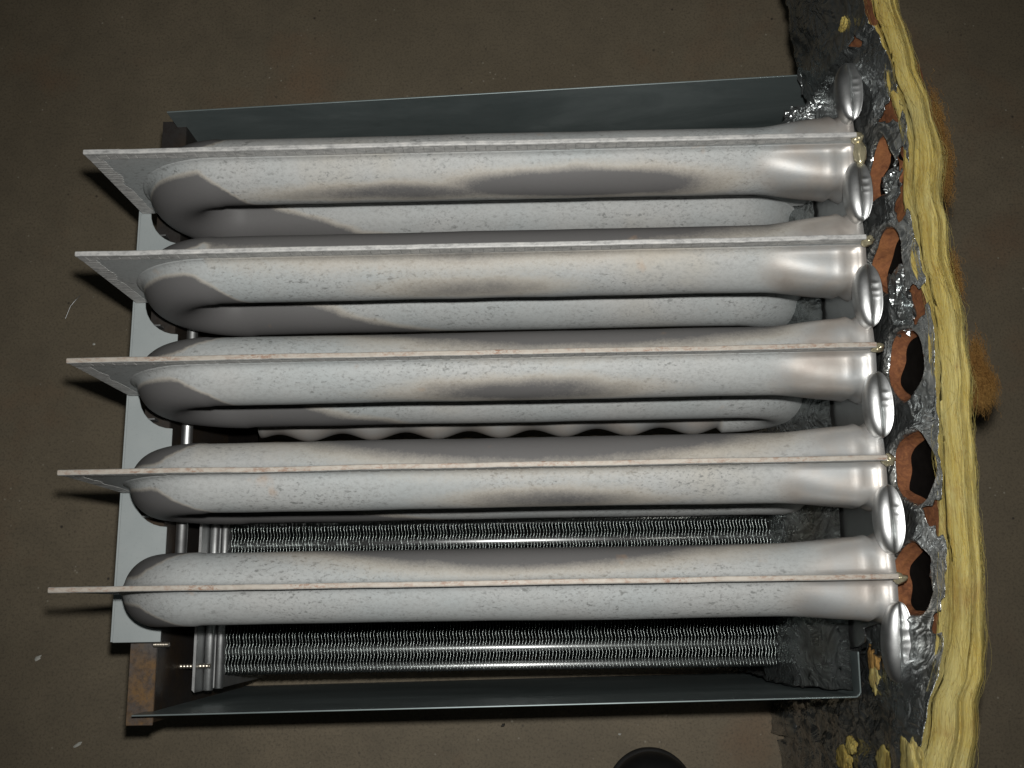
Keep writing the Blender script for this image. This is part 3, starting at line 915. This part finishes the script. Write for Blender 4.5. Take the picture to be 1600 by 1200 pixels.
# bright crumples of torn foil beside the far panel
def scrap(px, py, z, r, seed, stretch=(1, 1, 1)):
    q = at(px, py, z); nu, nv = 22, 26
    def fn(i, j):
        a, b_ = pi * i / (nu - 1), 2 * pi * j / nv
        d = Vector((sin(a) * cos(b_), sin(a) * sin(b_), cos(a)))
        k = 1 + .55 * noise.noise(d * 2.1 + Vector((seed, 0, 0))) + .30 * (1 - 2 * abs(noise.noise(d * 5 + Vector((seed, 2, 0)))))
        return (q.x + d.x * r * k * stretch[0], q.y + d.y * r * k * stretch[1], z + d.z * r * k * stretch[2])
    V, F = grid(nu, nv, fn, True)
    return under_b(mesh('crumpled_foil', V, F, 'foil', None, False))
scrap(1250, 184, .30, .0075, 2, (1.3, .9, .8))
scrap(1294, 165, .30, .013, 5, (1.1, 1.5, .9))
scrap(1283, 120, .30, .012, 8, (1.0, 1.6, .8))
scrap(1307, 42, .335, .0045, 9)
scrap(1397, 288, .385, .0065, 12, (.8, 1.3, 1.1))
scrap(1410, 470, .375, .010, 14, (.7, 1.8, 1.2))
scrap(1461, 585, .395, .006, 15, (.6, 1.6, 1.0))
scrap(1473, 900, .392, .009, 17, (.6, 2.2, 1.0))
scrap(1400, 1170, .20, .010, 19, (1.3, 1.2, .8))

# ------------------------------------------------------------------ shoe of the photographer at the lower edge
shoe = empty('shoe', (.398, -.25, 0)); tag(shoe, 'black rounded shoe toe poking in at the bottom edge of the photo', 'shoe')
def shoe_loft(prof, name, mat_):
    nu, nv = len(prof), 28
    V = []
    for (y, w, z0, z1) in prof:
        for j in range(nv):
            a = 2 * pi * j / nv
            cx, sz = cos(a), sin(a); k = (abs(cx) ** 2.5 + abs(sz) ** 2.5) ** (-1 / 2.5)
            V.append((w * cx * k, y, (z0 + z1) / 2 + (z1 - z0) / 2 * sz * k))
    F = []
    for i in range(nu - 1):
        for j in range(nv):
            F.append((i * nv + j, i * nv + (j + 1) % nv, (i + 1) * nv + (j + 1) % nv, (i + 1) * nv + j))
    F += [tuple(range(nv))[::-1], tuple(range((nu - 1) * nv, nu * nv))]
    o = fixn(mesh(name, V, F, mat_, shoe)); s = o.modifiers.new('sub', 'SUBSURF'); s.levels = 1; s.render_levels = 2
    return o
Y0 = .1105
shoe_loft([(Y0, .004, .016, .022), (Y0 - .002, .014, .012, .030), (Y0 - .008, .026, .010, .040), (Y0 - .020, .037, .010, .050), (Y0 - .045, .045, .010, .060), (Y0 - .09, .047, .010, .072), (Y0 - .14, .043, .010, .095), (Y0 - .18, .038, .010, .12), (Y0 - .25, .034, .010, .13), (Y0 - .285, .026, .010, .13), (Y0 - .295, .012, .012, .12)], 'upper', 'black')
shoe_loft([(Y0 + .002, .005, .001, .013), (Y0 + .000, .015, .001, .013), (Y0 - .007, .027, .001, .013), (Y0 - .020, .038, .001, .013), (Y0 - .045, .0465, .001, .013), (Y0 - .09, .051, .001, .015), (Y0 - .16, .042, .001, .015), (Y0 - .25, .038, .001, .015), (Y0 - .29, .028, .001, .015), (Y0 - .30, .012, .001, .014)], 'sole', 'sole')
shoe_loft([(Y0 - .058, .020, .055, .066), (Y0 - .062, .024, .055, .069), (Y0 - .10, .023, .06, .082), (Y0 - .15, .022, .08, .108)], 'tongue', 'black')
shoe.location = (.4005, -.2555, 0)

# ------------------------------------------------------------------ small debris on the concrete
def chip(px, py, sx, sy, rot, seed, name, label, mat_='chip', h=.0012, group=None):
    q = at(px, py, 0); n = 11; V = [(0, 0, h)]
    rnd = random.Random(seed)
    for ring, zz in ((.6, h), (1.0, .0004)):
        for i in range(n):
            a = 2 * pi * i / n; r = ring * rnd.uniform(.65, 1.2)
            x, y = sx * r * cos(a), sy * r * sin(a)
            V.append((x * cos(rot) - y * sin(rot), x * sin(rot) + y * cos(rot), zz * rnd.uniform(.7, 1.1)))
    F = [(0, 1 + i, 1 + (i + 1) % n) for i in range(n)] + [(1 + i, 1 + n + i, 1 + n + (i + 1) % n, 1 + (i + 1) % n) for i in range(n)]
    o = mesh(name, V, F, mat_, None, True); o.location = (q.x, q.y, .0002)
    return tag(o, label, 'debris', group)
chip(59, 1028, .0042, .0022, .6, 1, 'pale_flake', 'pale flake on the concrete near the lower left edge, left of the rusty box')
chip(122, 1163, .0050, .0016, .5, 2, 'pale_flake', 'thin pale flake on the concrete near the bottom left corner')
chip(147, 538, .0016, .0012, .2, 3, 'pale_flake', 'tiny pale speck on the concrete left of the third cell')
chip(968, 1147, .0016, .0010, .2, 5, 'pale_flake', 'tiny pale speck on the concrete above the shoe toe')
chip(786, 1133, .0022, .0014, .9, 6, 'dark_crumb', 'small dark crumb on the concrete just below the near panel', 'dark', .002)
def wire(pts, r, label):
    V, F = [], []
    for p in pts:
        for j in range(6):
            a = 2 * pi * j / 6; V.append((p[0] + r * cos(a), p[1], max(.0003, p[2] + r * sin(a))))
    for i in range(len(pts) - 1):
        for j in range(6): F.append((i * 6 + j, i * 6 + (j + 1) % 6, (i + 1) * 6 + (j + 1) % 6, (i + 1) * 6 + j))
    o0 = Vector(pts[0]); V = [Vector(v) - Vector((o0.x, o0.y, 0)) for v in V]
    o = fixn(mesh('metal_sliver', V, F, 'bright', None)); o.location = (o0.x, o0.y, 0)
    return tag(o, label, 'debris')
pa, pb, pc_ = at(103, 498, 0), at(112, 480, 0), at(126, 462, 0)
wire([(pa.x, pa.y, .001), (pb.x, pb.y, .003), ((pb.x + pc_.x) / 2 + .001, (pb.y + pc_.y) / 2, .004), (pc_.x, pc_.y, .001)], .0005, 'thin bright metal sliver on the concrete left of the second cell')
